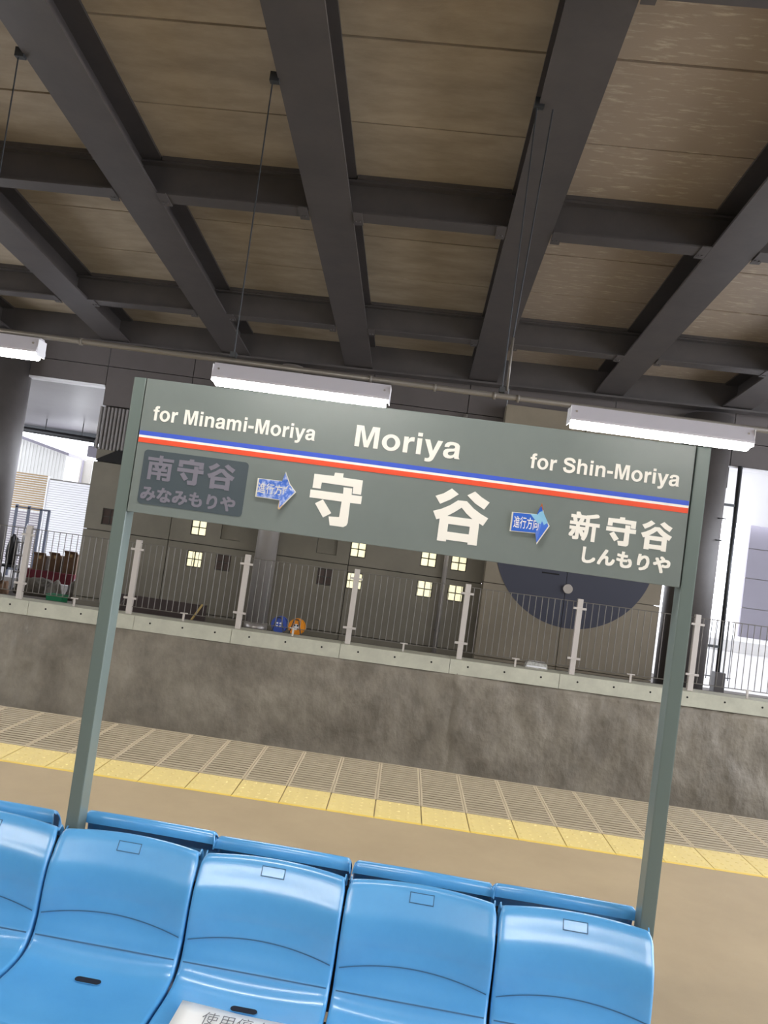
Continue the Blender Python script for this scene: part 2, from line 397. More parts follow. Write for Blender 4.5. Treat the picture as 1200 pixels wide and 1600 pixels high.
lab = ['far left outermost roof beam beyond the left frame edge','second roof beam beyond the left frame edge','low left roof beam ending above the left lamp','wide roof beam entering at the top left corner',
 'central roof beam left of the picture middle','central roof beam right of the picture middle, with cables beside it','lavender lit roof beam at the right edge','roof beam at the far right corner']
lab = lab[1:] + lab[:1]
for o, l in zip(mb_list, ['roof beam far beyond the left frame edge','roof beam just beyond the left frame edge','left roof beam ending above the left lamp','wide roof beam entering at the top left corner',
 'roof beam left of centre with a hanger rod at its edge','roof beam right of centre with two cables beside it','roof beam at the right edge catching daylight','rightmost roof beam near the right frame corner']):
    o['label'] = l; o['category'] = 'beam'
bay_names = ['rear', 'rear', 'rear', 'front', 'nearer', 'middle', 'farther']
pm = {}
for i in range(-3, 4):
    ua, ub = U0+i*S+BW-.02, U0+(i+1)*S+.02
    # cross beams
    for j in range(-3, 3):
        v = V0+j*T
        b = MB()
        ea, eb = ua+.03, ub-.03
        b.box(ea, eb, v-.17, v, .0, .016, fn=CW)
        b.box(ea-BW/2+.005, eb+BW/2-.005, v-.105, v-.085, .030, .31, fn=CW); b.box(ea, eb, v-.105, v-.085, .016, .031, fn=CW)
        b.box(ea-BW/2+.005, eb+BW/2-.005, v-.17, v, .31, .33, fn=CW)
        b.box(ea, eb, v-.19, v+.02, .33, .37, fn=CW)
        for e in (ea, eb-.09): b.box(e, e+.09, v-.20, v+.03, -.012, .0, fn=CW)
        for e in (ea+.02, ea+.06, eb-.06, eb-.03): b.tube(CW(e, v-.04, -.02), CW(e, v-.04, .0), .012, 6)
        o = b.build('cross_beam', 'beam', ce)
    # boards, three to a bay of the cross beams
    for j in range(-3, 3):
        for k in range(3):
            va = V0+j*T+k*T/3+.009; vb = va+T/3-.018
            if va > VB-.1: continue
            vb = min(vb, VB)
            worn = i >= 1 and j >= -1
            b = MB(); dz = random.uniform(-.004, .004)
            b.box(ua, ub, va, vb, .37+dz, .40, fn=CW)
            b.build('ceiling_board', 'panelworn' if worn else 'panel', ce)
# end girder under the boards, above the far wall
b = MB(); b.box(-8, 10.8, 6.32, 6.36, -.02, .39, fn=CW); b.box(-8, 10.8, 6.25, 6.40, -.05, -.02, fn=CW)
struct(b.build('end_girder', 'beam'), 'deep dark girder along the top of the far wall', 'beam')

# ================================================================ LIGHTS (real fluorescent fittings)
def fitting(name, x, y, z, label, group='fluorescent lamps in rows under the roof'):
    t = thing(name, label, 'lamp', (x, y, z), 0, group)
    L = 1.29
    b = MB(); sec = [(-.03, .135), (.03, .135), (.075, .035), (.075, .02), (-.075, .02), (-.075, .035)]
    b.prism([(p[0], p[1]) for p in sec], lambda a, c, d: (d, a, c), L); b.build('housing', 'housing', t)
    for xx in (-.004, L): MB().box(xx, xx+.004, -.06, .06, 0, .12).build('end_cap', 'white', t)
    b = MB(); b.prism([(-.05, .02), (.05, .02), (.042, -.012), (.02, -.025), (-.02, -.025), (-.042, -.012)], lambda a, c, d: (.02+d, a, c), L-.04)
    b.build('diffuser', 'tube', t)
    for xx in (.04, L-.04):
        b = MB(); b.tube((xx, -.05, .09), (xx, -.056, .088), .008, 8); b.build('screw', 'steel', t)
    return t
zl = 2.70
fl = ['fluorescent lamp cut off by the left frame edge','fluorescent lamp above the left half of the sign','fluorescent lamp above the right end of the sign']
proto = fitting('ceiling_lamp', -4.165, 5.5, zl, fl[0])
def lamp_copy(x, y, z, l):
    o = copy_tree(proto); o.location = (x, y, z); o['label'] = l; return o
lamp_copy(-1.575, 5.5, zl-.01, fl[1]); lamp_copy(1.01, 5.5, zl+.02, fl[2])
lamp_copy(3.6, 5.5, zl+.03, 'fluorescent lamp hanging outside the right frame edge')
lamp_copy(-6.75, 5.5, zl, 'fluorescent lamp hanging outside the left frame edge')
for k, x in enumerate((-6.75, -4.165, -1.575, 1.01, 3.6)):
    lamp_copy(x, -.6, zl+.05, 'fluorescent lamp in the row behind the camera, number %s from the left' % ['one','two','three','four','five'][k])
for x, l in ((-1.10, 'fluorescent lamp above the bench, just above the frame'), (-4.7, 'fluorescent lamp above the platform, outside the frame at left'), (2.5, 'fluorescent lamp above the platform, outside the frame at right')):
    lamp_copy(x, 1.75, 3.35, l)
for y, l in ((5.5, 'long grey conduit rail the lamps hang from, above the sign'), (-.6, 'long grey conduit rail of the lamp row behind the camera')):
    r_ = thing('lamp_rail', l, 'rail', (0, y, 2.855+(0 if y > 0 else .05)))
    MB().tube((-9, 0, 0), (9, 0, .004), .021, 14).build('conduit', 'conduit', r_)
    for x in (-3.4, -2.6, -.45, .02, .45, .62, 2.5, 3.6): MB().tube((x, 0, 0), (x+.02, 0, 0), .028, 12).build('coupling', 'conduit', r_)
for k, x in enumerate((-3.40, -1.455, .51, 2.44)):
    xt = (-3.385, -1.45, .462+.05, 2.40)[k]
    zt_ = CW(xt+1.452, 0, 0)[2]
    t = thing('hanger_rod', ['thin hanger rod at the left frame edge','thin hanger rod down to the lamp above the sign','thin hanger rod beside the right central beam','thin hanger rod at the right near the daylit beam'][k], 'rod', (x, 5.5, 2.87), 0, 'hanger rods carrying the lamp rail')
    MB().tube((0,0,.03), (xt-x-.02, 0, zt_-2.87), .0055, 8).build('rod', 'frame', t)
    b = MB(); b.box(xt-x-.04, xt-x+.03, -.025, .025, zt_-2.87-.02, zt_-2.87+.05); b.build('beam_clamp', 'frame', t)
    MB().box(-.02, .02, -.03, .03, .012, .05).build('rail_clamp', 'frame', t)
    if k == 2:
        MB().tube((.035,0,.03), (.03,0,.42), .010, 10).build('cable_tube', 'conduit', t)
        MB().tube((.03,0,.42), (.10,-.0,zt_-2.87-.02), .006, 8).build('cable', 'frame', t)

# ================================================================ FENCE
ft = thing('fence', 'pale grey metal bar fence standing on the concrete curb', 'fence', (0, 10.32, 0))
px = [-8.13, -6.65, -5.15, -3.63, -2.13, -.64, .857, 2.35, 3.90, 5.40, 6.90]
b = MB(); b.box(-.036, .036, -.03, .03, 0, 1.0); post_me = b.mesh('fence', bevel=.004)
bar_me = MB().tube((0,0,.10), (0,0,.965), .005, 6).mesh('fencebar')
brk = MB().box(-.085, .085, -.045, -.03, 0, .028).mesh('fence')
foot = MB().box(-.012, .012, -.012, .012, 0, .10).box(-.05, .05, -.012, .012, .098, .112).mesh('fence')
for i, x in enumerate(px):
    put('fence_post', post_me, ft, (x, 0, zt(x)))
    for z in (.86, .20): put('bracket', brk, ft, (x, 0, zt(x)+z))
    if i < len(px)-1:
        x2 = px[i+1]; n = 18
        for k in range(1, n):
            xx = x+(x2-x)*k/n; put('fence_bar', bar_me, ft, (xx, 0, zt(xx)))
        for z in (.10, .96):
            MB().tube((x, 0, zt(x)+z), (x2, 0, zt(x2)+z), .0055, 6).build('fence_rail', 'fencebar', ft)
        xm = (x+x2)/2; put('fence_foot', foot, ft, (xm, 0, zt(xm)))

# ================================================================ STATION SIGN (own frame)
YS = -.04335
SX, SY = -.94658, 2.41353
def SW(u, v, z=0):
    c, s = math.cos(YS), math.sin(YS)
    return (SX+u*c-v*s, SY+u*s+v*c, z)
K = 1.0058
def bu(u): return .947+(u-.947)*K
def bz(z): return 1.66+(z-1.66)*K
sg = thing('station_sign', 'grey-green station name board on two posts behind the blue seats', 'sign', (SX, SY, 0), YS)
for u0, u1 in ((0, .041), (1.771, 1.8125)):
    b = MB(); b.box(u0, u1, 0, .062, 0, 2.095); b.build('post', 'post', sg, bevel=.004)
for u0, u1 in ((.0415, .0445), (1.7665, 1.7695)):
    MB().box(u0, u1, .004, .05, 1.67, 2.093).build('board_seam', 'winframe', sg)
bd = MB().box(.045, 1.766, -.004, .048, 1.664, 2.094).build('board', 'sign', sg, bevel=.0025)
FY = -.0042
def onb(u, z, d): return (u, FY-d, z)
for a, c, m_, nm in ((1.924,1.910,'blue','blue_stripe'),(1.910,1.9025,'letter','white_stripe'),(1.9025,1.887,'red','red_stripe')):
    MB().box(.047, 1.764, FY-.0012, FY+.0005, bz(c), bz(a)).build(nm, m_, bd)
def text_mesh(body, off, dil=0):
    c = bpy.data.curves.new('t', 'FONT'); c.body = body; c.offset = off; c.resolution_u = 3
    o = bpy.data.objects.new('t', c); COL.objects.link(o)
    dg = bpy.context.evaluated_depsgraph_get(); me = bpy.data.meshes.new_from_object(o.evaluated_get(dg))
    bpy.data.objects.remove(o); me.materials.clear()
    if dil:            # thicken the strokes: shifted copies of the outline merged in one mesh
        bm = bmesh.new(); bm.from_mesh(me); g0 = list(bm.faces)
        for k, (dx, dy) in enumerate(((-1,-1),(-1,0),(-1,1),(0,1),(1,1),(1,0),(1,-1),(0,-1))):
            r = bmesh.ops.duplicate(bm, geom=g0+list({v for f in g0 for v in f.verts})+list({e for f in g0 for e in f.edges}))
            for q in r['geom']:
                if isinstance(q, bmesh.types.BMVert): q.co += Vector((dil*dx, dil*dy, .00004*(k+1)))
        bm.to_mesh(me); bm.free()
    return me
def lay(name, me, fx, fz, m_, parent, d=.0012, fy=None):   # flat text mesh laid on the board, given thickness
    fy = FY if fy is None else fy
    bm = bmesh.new(); bm.from_mesh(me)
    for v in bm.verts: v.co = Vector((fx(v.co.x), fy-d-v.co.z*.3, fz(v.co.y)))
    for f in bm.faces: f.smooth = False
    r = bmesh.ops.extrude_face_region(bm, geom=list(bm.faces))
    for e in r['geom']:
        if isinstance(e, bmesh.types.BMVert): e.co.y += d+.0003
    bmesh.ops.recalc_face_normals(bm, faces=bm.faces)
    bm.to_mesh(me); bm.free(); me.materials.append(M[m_]); me.shade_flat()
    return put(name, me, parent)
from mathutils.geometry import tessellate_polygon
def ell(cx, cy, rx, ry, n=28): return [(cx+rx*math.cos(2*math.pi*k/n), cy+ry*math.sin(2*math.pi*k/n)) for k in range(n)]
def ribbon(pts, hw):      # stroke of even width along a smooth line
    Q = []
    for i in range(len(pts)-1):
        p0, p1, p2, p3 = (Vector(pts[max(0, min(len(pts)-1, i+k))]) for k in (-1, 0, 1, 2))
        for k in range(4):
            t = k/4; Q.append(.5*((2*p1)+(p2-p0)*t+(2*p0-5*p1+4*p2-p3)*t*t+(3*p1-p0-3*p2+p3)*t**3))
    Q.append(Vector(pts[-1])); A, B = [], []
    for i, q in enumerate(Q):
        d = (Q[min(i+1, len(Q)-1)]-Q[max(i-1, 0)]).normalized(); n_ = Vector((-d.y, d.x))
        A.append(tuple(q+n_*hw)); B.append(tuple(q-n_*hw))
    return A+B[::-1]
_arch = [(240,515),(290,540),(345,546),(420,540),(490,505),(530,450),(545,380),(545,0),(405,0),(405,330),(395,390),(365,420),(315,428),(255,415),(215,370),(205,310),(205,0)]
LET = {     # bold grotesque letters: advance, [[outline, holes...], ...] in 1/1000 em
 ' ': (278, []), '-': (333, [[[(27,205),(27,340),(306,340),(306,205)]]]),
 'M': (833, [[[(69,0),(69,718),(285,718),(418,216),(550,718),(766,718),(766,0),(629,0),(629,578),(480,0),(355,0),(207,578),(207,0)]]]),
 'o': (611, [[ell(306,266,272,280), ell(306,266,130,168)]]),
 'i': (278, [[[(69,0),(69,532),(209,532),(209,0)]], [[(69,600),(69,718),(209,718),(209,600)]]]),
 'r': (389, [[[(64,0),(64,532),(197,532),(197,445),(228,500),(268,532),(320,546),(373,543),(373,396),(330,400),(275,392),(230,362),(208,315),(204,270),(204,0)]]]),
 'n': (611, [[[(65,0),(65,532),(198,532),(198,460)]+_arch]]),
 'h': (611, [[[(65,0),(65,718),(205,718),(205,465)]+_arch]]),
 'm': (889, [[[(64,0),(64,532),(197,532),(197,460),(235,515),(285,540),(335,546),(410,535),(455,500),(480,460),(520,510),(570,540),(625,546),(710,535),(775,490),(803,430),(815,370),(815,0),(675,0),(675,330),(665,390),(640,418),(595,426),(550,412),(520,375),(510,320),(510,0),(370,0),(370,330),(360,390),(335,418),(290,426),(245,412),(212,375),(204,320),(204,0)]]]),
 'f': (333, [[[(87,0),(87,438),(10,438),(10,532),(87,532),(87,590),(100,655),(140,700),(200,722),(270,724),(318,718),(318,610),(270,614),(235,602),(227,570),(227,532),(318,532),(318,438),(227,438),(227,0)]]]),
 'y': (556, [[[(10,532),(162,532),(283,172),(398,532),(545,532),(350,-30),(320,-110),(275,-170),(215,-200),(145,-207),(72,-200),(72,-88),(120,-92),(165,-85),(195,-60),(206,-25),(200,15)]]]),
 'a': (556, [[[(48,358),(60,440),(110,505),(190,540),(275,546),(370,538),(445,505),(490,450),(497,380),(497,110),(503,45),(524,18),(524,0),(380,0),(368,30),(364,55),(320,15),(260,-10),(190,-14),(110,5),(55,50),(30,110),(30,160),(40,220),(80,275),(140,305),(230,320),(310,330),(352,350),(358,385),(345,420),(315,437),(272,440),(225,432),(195,405),(184,358)],
        [(357,250),(330,235),(270,225),(215,212),(180,190),(168,155),(180,115),(215,95),(250,92),(300,105),(340,140),(356,190)]]]),
 'S': (667, [[ribbon([(556,500),(528,578),(450,640),(340,660),(220,645),(140,598),(118,525),(150,462),(235,420),(350,388),(470,350),(545,300),(562,215),(520,125),(430,72),(330,55),(210,72),(135,130),(108,235)], 70)]]),
}
def roman(body, x0, x1, base, cap, m_='letter', name='lettering'):
    adv = 0; L = []
    for ch in body:
        w_, gl = LET[ch]
        for g in gl: L.append([[(px_+adv, py_) for px_, py_ in lp] for lp in g])
        adv += w_
    xs = [p[0] for g in L for lp in g for p in lp]; a, c = min(xs), max(xs)
    fx = lambda x: bu(x0)+(x-a)/(c-a)*(bu(x1)-bu(x0)); fz = lambda y: bz(base)+y/718*cap*K
    bm = bmesh.new()
    for g in L:
        flat = [p for lp in g for p in lp]
        F = [bm.verts.new((fx(p[0]), FY-.0012, fz(p[1]))) for p in flat]; B = [bm.verts.new((fx(p[0]), FY+.0003, fz(p[1]))) for p in flat]
        for t in tessellate_polygon([[Vector((p[0], p[1], 0)) for p in lp] for lp in g]): bm.faces.new([F[q] for q in t])
        o_ = 0
        for lp in g:
            n = len(lp)
            for q in range(n): bm.faces.new((F[o_+q], B[o_+q], B[o_+(q+1)%n], F[o_+(q+1)%n]))
            o_ += n
    bmesh.ops.recalc_face_normals(bm, faces=bm.faces)
    me = bpy.data.meshes.new(name); bm.to_mesh(me); bm.free(); me.materials.append(M[m_]); return put(name, me, sg)
def cjk(body, x0, x1, z0, z1, m_='letter', off=.03, name='lettering', parent=None, d=.0012):
    me = text_mesh(body, 0, off); xs = [v.co.x for v in me.vertices]; ys = [v.co.y for v in me.vertices]
    a, c, e, g = min(xs), max(xs), min(ys), max(ys)
    return lay(name, me, lambda x: bu(x0)+(x-a)/(c-a)*(bu(x1)-bu(x0)), lambda y: bz(z0)+(y-e)/(g-e)*(bz(z1)-bz(z0)), m_, parent or sg, d)
def lbl(o, l): o['label'] = l; return o
lbl(roman('for Minami-Moriya', .087, .611, 1.9605, .046), 'white words for Minami-Moriya')
lbl(roman('Moriya', .737, 1.064, 1.9605, .0665), 'large white word Moriya')
lbl(roman('for Shin-Moriya', 1.278, 1.724, 1.9625, .0455), 'white words for Shin-Moriya')
SHU = [[(0.031,0.922),(0.411,0.928),(0.423,0.994),(0.589,1.0),(0.589,0.922),(0.975,0.916),(0.975,0.645),(0.81,0.645),(0.81,0.771),(0.196,0.777),(0.19,0.657),(0.031,0.657)],
 [(0.0,0.62),(0.632,0.62),(0.626,0.741),(0.791,0.741),(0.798,0.62),(1.0,0.62),(1.0,0.47),(0.791,0.467),(0.798,0.09),(0.779,0.036),(0.724,0.0),(0.46,0.0),(0.417,0.163),(0.62,0.175),(0.626,0.47),(0.0,0.47)],
 [(0.264,0.464),(0.46,0.229),(0.313,0.127),(0.123,0.373)]]
TANI = [[(0.006,0.824),(0.148,0.891),(0.284,1.0),(0.42,0.909),(0.278,0.788),(0.107,0.685)],[(0.704,1.0),(0.834,0.909),(0.988,0.83),(0.905,0.685),(0.734,0.776),(0.574,0.909)],
 [(0.0,0.539),(0.148,0.6),(0.29,0.685),(0.42,0.794),(0.503,0.797),(0.503,0.667),(.39,.57),(0.266,0.479),(.302,.479),(0.302,0.333),(.302,.188),(0.302,0.036),(0.302,0.0),(0.136,0.0),(0.136,0.412),(0.077,0.388)],
 [(0.503,0.797),(0.58,0.8),(0.722,0.679),(0.852,0.6),(1.0,0.533),(0.923,0.382),(0.852,0.418),(0.858,0.0),(0.69,0.0),(0.69,0.036),(.692,.188),(0.692,0.333),(.692,.479),(0.722,0.479),(.60,.57),(0.503,0.667)],
 [(.302,.479),(.692,.479),(.692,.333),(.302,.333)],[(.302,.188),(.692,.188),(.69,.036),(.302,.036)]]
def glyph(polys, x0, x1, z0, z1, m_='letter', name='character', parent=None, d=.0012):
    b = MB()
    for p in polys: b.prism([(bu(x0)+(x1-x0)*K*q[0], bz(z0)+(z1-z0)*K*q[1]) for q in p], lambda x, z, dd: (x, FY-d+dd, z), d+.0003)
    o = b.build(name, m_, parent or sg, tri=True); o.data.shade_flat(); return o
lbl(glyph(SHU, .621, .783, 1.7065, 1.8715), 'large white character 守')
lbl(glyph(TANI, 1.006, 1.175, 1.7055, 1.869), 'large white character 谷')
lbl(cjk('新', 1.419, 1.508, 1.764, 1.850, off=.026, name='character'), 'white character 新')
lbl(glyph(SHU, 1.528, 1.616, 1.764, 1.850), 'smaller white character 守')
lbl(glyph(TANI, 1.631, 1.722, 1.764, 1.852), 'smaller white character 谷')
lbl(cjk('しんもりや', 1.467, 1.727, 1.699, 1.749, off=.036), 'white kana しんもりや')
# dark film patch with greyed out name
b = MB(); pts = []
x0, x1, z0, z1, rc = bu(.078), bu(.417), bz(1.694), bz(1.866), .012
for (ax, az, st) in ((x1-rc, z1-rc, 0), (x0+rc, z1-rc, 90), (x0+rc, z0+rc, 180), (x1-rc, z0+rc, 270)):
    for k in range(5): t = R(st+k*22.5); pts.append((ax+rc*math.cos(t), az+rc*math.sin(t)))
b.prism(pts, lambda x, z, d: (x, FY-.001+d, z), .0012)
pa = lbl(b.build('name_patch', 'film', sg, tri=True), 'dark glossy film patch over the left station name')
cjk('南', .094, .178, 1.773, 1.852, 'film_letter', off=.026, name='character', parent=pa, d=.0022)
glyph(SHU, .192, .277, 1.772, 1.853, 'film_letter', parent=pa, d=.0022); glyph(TANI, .290, .378, 1.770, 1.852, 'film_letter', parent=pa, d=.0022)
cjk('みなみもりや', .086, .392, 1.705, 1.752, 'film_letter', off=.034, name='lettering', parent=pa, d=.0022)
# arrows
def arrow(pts, face_m, label):
    cxx = sum(p[0] for p in pts)/len(pts); czz = sum(p[1] for p in pts)/len(pts)
    def dep(u, z):          # head tips curl away from the board
        hx = min(p[0] for p in pts)+.085
        k = max(0, abs(z-1.795)-.03)/.03 if u > hx-.02 else 0
        return .004+.004*k*k
    def sheet(shr, d0, th):
        P = [(bu(cxx+(u-cxx)*shr), bz(czz+(z-czz)*shr), u, z) for u, z in pts]
        b = MB()
        f = [b.bm.verts.new((p[0], FY-dep(p[2], p[3])-d0-th, p[1])) for p in P]
        g = [b.bm.verts.new((p[0], FY-dep(p[2], p[3])-d0, p[1])) for p in P]
        b.bm.faces.new(f); b.bm.faces.new(g[::-1])
        for i in range(len(P)): b.bm.faces.new((f[i], g[i], g[(i+1)%len(P)], f[(i+1)%len(P)]))
        return b
    o = sheet(1, 0, .0015).build('direction_arrow', 'arrow_edge', sg, tri=True)
    sheet(.93, .0016, .0006).build('arrow_face', face_m, o, tri=True)
    MB().box(bu(pts[0][0])+.01, bu(pts[0][0])+.07, FY-.0045, FY+.0005, bz(1.785), bz(1.80)).build('mounting_pad', 'arrow_edge', o)
    return lbl(o, label), dep
def poly_on(o, pts, m_, d, dep, name):
    b = MB(); f = [b.bm.verts.new((bu(u), FY-dep(u, z)-d, bz(z))) for u, z in pts]; g = [b.bm.verts.new((bu(u), FY-dep(u, z)-d+.0006, bz(z))) for u, z in pts]
    b.bm.faces.new(f); b.bm.faces.new(g[::-1])
    for i in range(len(f)): b.bm.faces.new((f[i], g[i], g[(i+1)%len(f)], f[(i+1)%len(f)]))
    return b.build(name, m_, o, tri=True)
al, dl = arrow([(.452,1.822),(.530,1.823),(.538,1.853),(.556,1.817),(.578,1.794),(.534,1.734),(.530,1.762),(.452,1.763)], 'arrow_old', 'faded peeling blue arrow plate pointing right, left one')
poly_on(al, [(.530,1.761),(.552,1.760),(.5345,1.733),(.529,1.737)], 'tan', .0030, dl, 'peeled_tip')
o = cjk('進行方向', .457, .560, 1.777, 1.810, 'arrow_edge', off=.004, name='arrow_lettering', parent=al, d=.0066)
ar, dr = arrow([(1.243,1.822),(1.318,1.825),(1.328,1.859),(1.340,1.826),(1.360,1.794),(1.328,1.734),(1.321,1.766),(1.243,1.763)], 'arrow', 'blue arrow plate pointing right, beside the right name')
poly_on(ar, [(1.298,1.823),(1.320,1.824),(1.331,1.842),(1.353,1.804),(1.342,1.794),(1.322,1.799)], 'arrow_pale', .0031, dr, 'folded_film')
poly_on(ar, [(1.321,1.836),(1.328,1.860),(1.336,1.838),(1.329,1.843)], 'orange', .0034, dr, 'peeled_tip')
o = cjk('進行方向', 1.252, 1.327, 1.776, 1.812, 'letter', off=.004, name='arrow_lettering', parent=ar, d=.0068)

# ================================================================ SEATS
def seat_mesh():
    prof = [(-.022,.640),(-.023,.655),(-.028,.667),(-.038,.673),(-.050,.671),(-.062,.660),(-.0835,.624),(-.1035,.588),(-.115,.54),(-.1195,.50),(-.123,.456),(-.131,.425),(-.139,.402),(-.150,.384),(-.170,.369),(-.200,.361),(-.25,.358),(-.33,.361),(-.40,.360),(-.44,.350),(-.462,.325),(-.468,.29)]
    # dense Catmull-Rom
    P = []
    for i in range(len(prof)-1):
        p0 = Vector(prof[max(i-1,0)]); p1 = Vector(prof[i]); p2 = Vector(prof[i+1]); p3 = Vector(prof[min(i+2,len(prof)-1)])
        n = max(3, int((p2-p1).length/.0045))
        for k in range(n):
            t = k/n; P.append(.5*((2*p1)+(p2-p0)*t+(2*p0-5*p1+4*p2-p3)*t*t+(3*p1-p0-3*p2+p3)*t**3))
    P.append(Vector(prof[-1]))
    hw = .2212
    rr_ = .011
    ts = [-1.0]*1
    cols = [('s', -1, 1.0), ('s', -1, .5)]
    offs = []
    # (signed x, inset along normal)
    offs.append((-hw+.004, .055)); offs.append((-hw, .012))
    for a in (60, 30, 0): offs.append((-hw+rr_*(1-math.sin(R(a)))*1.0, rr_*(1-math.cos(R(a)))))
    for k in range(1, 26): offs.append((-hw+rr_+(2*hw-2*rr_)*k/26, 0))
    for a in (0, 30, 60): offs.append((hw-rr_*(1-math.sin(R(a))), rr_*(1-math.cos(R(a)))))
    offs.append((hw, .012)); offs.append((hw-.004, .055))
    b = MB(); grid = []
    for j, p in enumerate(P):
        a = P[max(j-1,0)]; c = P[min(j+1,len(P)-1)]; t = (c-a).normalized(); nrm = Vector((-t.y, t.x))   # towards the sitter
        if nrm.dot(Vector((-1, 1))) < 0 : nrm = -nrm
        row = []
        back = min(1, max(0, (p.y-.40)/.12)); pan = 1-min(1, max(0, (p.y-.37)/.05))
        top = min(1, max(0, (p.y-.50)/.15))
        for x, ins in offs:
            q = x/hw
            v, z = p.x, p.y
            v += back*.020*(1-q*q)
            z += top*.010*(1-q*q)
            z -= pan*.010*(1-q*q)*(1 if p.x > -.44 else .3)
            # recessed lower band between the arc and the crease
            za = .456+.028*(1-q*q); zc = .402
            bnd = 1/(1+math.exp(-(za-z)/.0012)) * 1/(1+math.exp(-(z-zc)/.0012)) if .38 < z < .5 and p.x < -.06 else 0
            # grooves
            g = .0012*bnd
            xx = x
            if p.y > .64: xx = x*(1-.03*((p.y-.64)/.033)**2)
            yy = p.y
            # narrowing near the crease
            xx *= 1-.006*math.exp(-((p.y-.40)/.05)**2)
            ins = min(ins, .012+max(0, .645-p.y)*.5)
            d = ins+g
            row.append(b.bm.verts.new((xx, v-nrm.x*d, z-nrm.y*d)))
        grid.append(row)
    for j in range(len(grid)-1):
        for i in range(len(offs)-1):
            f = b.bm.faces.new((grid[j][i], grid[j][i+1], grid[j+1][i+1], grid[j+1][i])); f.smooth = True
    return b.mesh('seat'), P
seat_me, SP = seat_mesh()
def surf(x, z, lift=0):      # point on the front of the backrest
    q = x/.2195
    for a, c in zip(SP, SP[1:]):
        if a.y >= z > c.y and a.x < -.045: break
    k = (a.y-z)/max(1e-6, a.y-c.y); v = a.x+(c.x-a.x)*k
    t = (c-a).normalized(); n_ = Vector((-abs(t.y), abs(t.x)))
    back = min(1, max(0, (z-.40)/.12)); top = min(1, max(0, (z-.50)/.15))
    return (x, v+back*.020*(1-q*q)+n_.x*lift, z+top*.010*(1-q*q)+n_.y*lift)
def line_mesh(zf, hx, t=.0016):
    b = MB(); n = 30
    for k in range(n):
        xa, xb = -hx+2*hx*k/n, -hx+2*hx*(k+1)/n
        b.face([surf(xa, zf(xa)-t, .0008), surf(xb, zf(xb)-t, .0008), surf(xb, zf(xb)+t, .0008), surf(xa, zf(xa)+t, .0008)])
    bmesh.ops.remove_doubles(b.bm, verts=b.bm.verts, dist=1e-5)
    return b.mesh('seat_line')
arc_me = line_mesh(lambda x: .456+.026*(1-(x/.2195)**2), .210)
crease_me = line_mesh(lambda x: .403, .210)
# clip outline near the top, slot in the pan
def clip_mesh():
    b = MB(); w2, h2, t = .036, .015, .0022
    for x0, x1, z0, z1 in ((-w2, w2, h2-t, h2), (-w2, w2, -h2, -h2+t), (-w2, -w2+t, -h2, h2), (w2-t, w2, -h2, h2)): b.box(x0, x1, -.0008, .0008, z0, z1)
    return b.mesh('seat_line')
clip_me = clip_mesh()
b = MB(); b.box(-.0335, .0335, -.0004, .0016, -.0125, .0125); tab_me = b.mesh('seat', bevel=.0006)
b = MB(); pts = [(.026*(1 if math.cos(a) > 0 else -1)+.0115*math.cos(a), .0115*math.sin(a)) for a in [R(5+10*k) for k in range(36)]]
b.prism(pts, lambda x, y, d: (x, y, d), .0015); slot_me = b.mesh('slot', tri=True)
b = MB(); pts = [(.026*(1 if math.cos(a) > 0 else -1)+.0135*math.cos(a), .0135*math.sin(a)) for a in [R(5+10*k) for k in range(36)]]
b.prism(pts, lambda x, y, d: (x, y, d), .001); rim_me = b.mesh('seat', tri=True)
PITCH = .4475
def bench(name, label, flip, us, jit):
    t = thing(name, label, 'bench', SW(0, .03 if flip else 0, 0), YS + (math.pi if flip else 0))
    off = -.02 if flip else 0     # rear row mirrored about v = .02
    for i, u in enumerate(us):
        uu = -u if flip else u
        s = put('seat', seat_me, t, (uu, off, jit[i]))
        q_ = surf(0, .646, .0006)
        c = put('seat_clip', clip_me, s, q_); c.rotation_euler.x = R(-30)
        c = put('clip_tab', tab_me, s, q_); c.rotation_euler.x = R(-30)
        put('arc_groove', arc_me, s); put('crease_groove', crease_me, s)
        put('drain_slot', slot_me, s, (0, -.222, .3510)); put('slot_rim', rim_me, s, (0, -.222, .3503))
        for v in (-.16, -.36): MB().box(-.16, .16, v-.02, v+.02, .30, .336).build('seat_bracket', 'frame', s)
    ua, ub = (min(us)-.2), (max(us)+.2)
    if flip: ua, ub = -ub, -ua
    for u in us[:-1]:  # black strips added in place of shade in the gaps between seats
        xx = (-u-PITCH/2) if flip else (u+PITCH/2)
        MB().box(xx-.03, xx+.03, -.44+off, -.14+off, .296, .312).build('gap_shade_strip', 'slot', t)
        MB().box(xx-.02, xx+.02, -.072+off, -.062+off, .30, .60).build('gap_shade_strip', 'slot', t)
    MB().box(ua, ub, -.30, -.24, .24, .296).build('beam', 'frame', t)
    for x in (ua+.3, ub-.3):
        b = MB(); b.box(x-.03, x+.03, -.30, -.24, .02, .24); b.box(x-.04, x+.04, -.46, -.05, 0, .02); b.build('leg', 'frame', t)
    return t
bench('bench', 'row of blue moulded plastic seats facing the camera in front of the sign', False, [.233+PITCH*k for k in range(-1, 4)], [0, .0, 0, -.001, -.002])
bench('bench', 'row of blue plastic seats behind, facing the track, only backs seen', True, [-.288, .244, .681, 1.128, 1.563], [-.004, .016, .006, .004, .007])

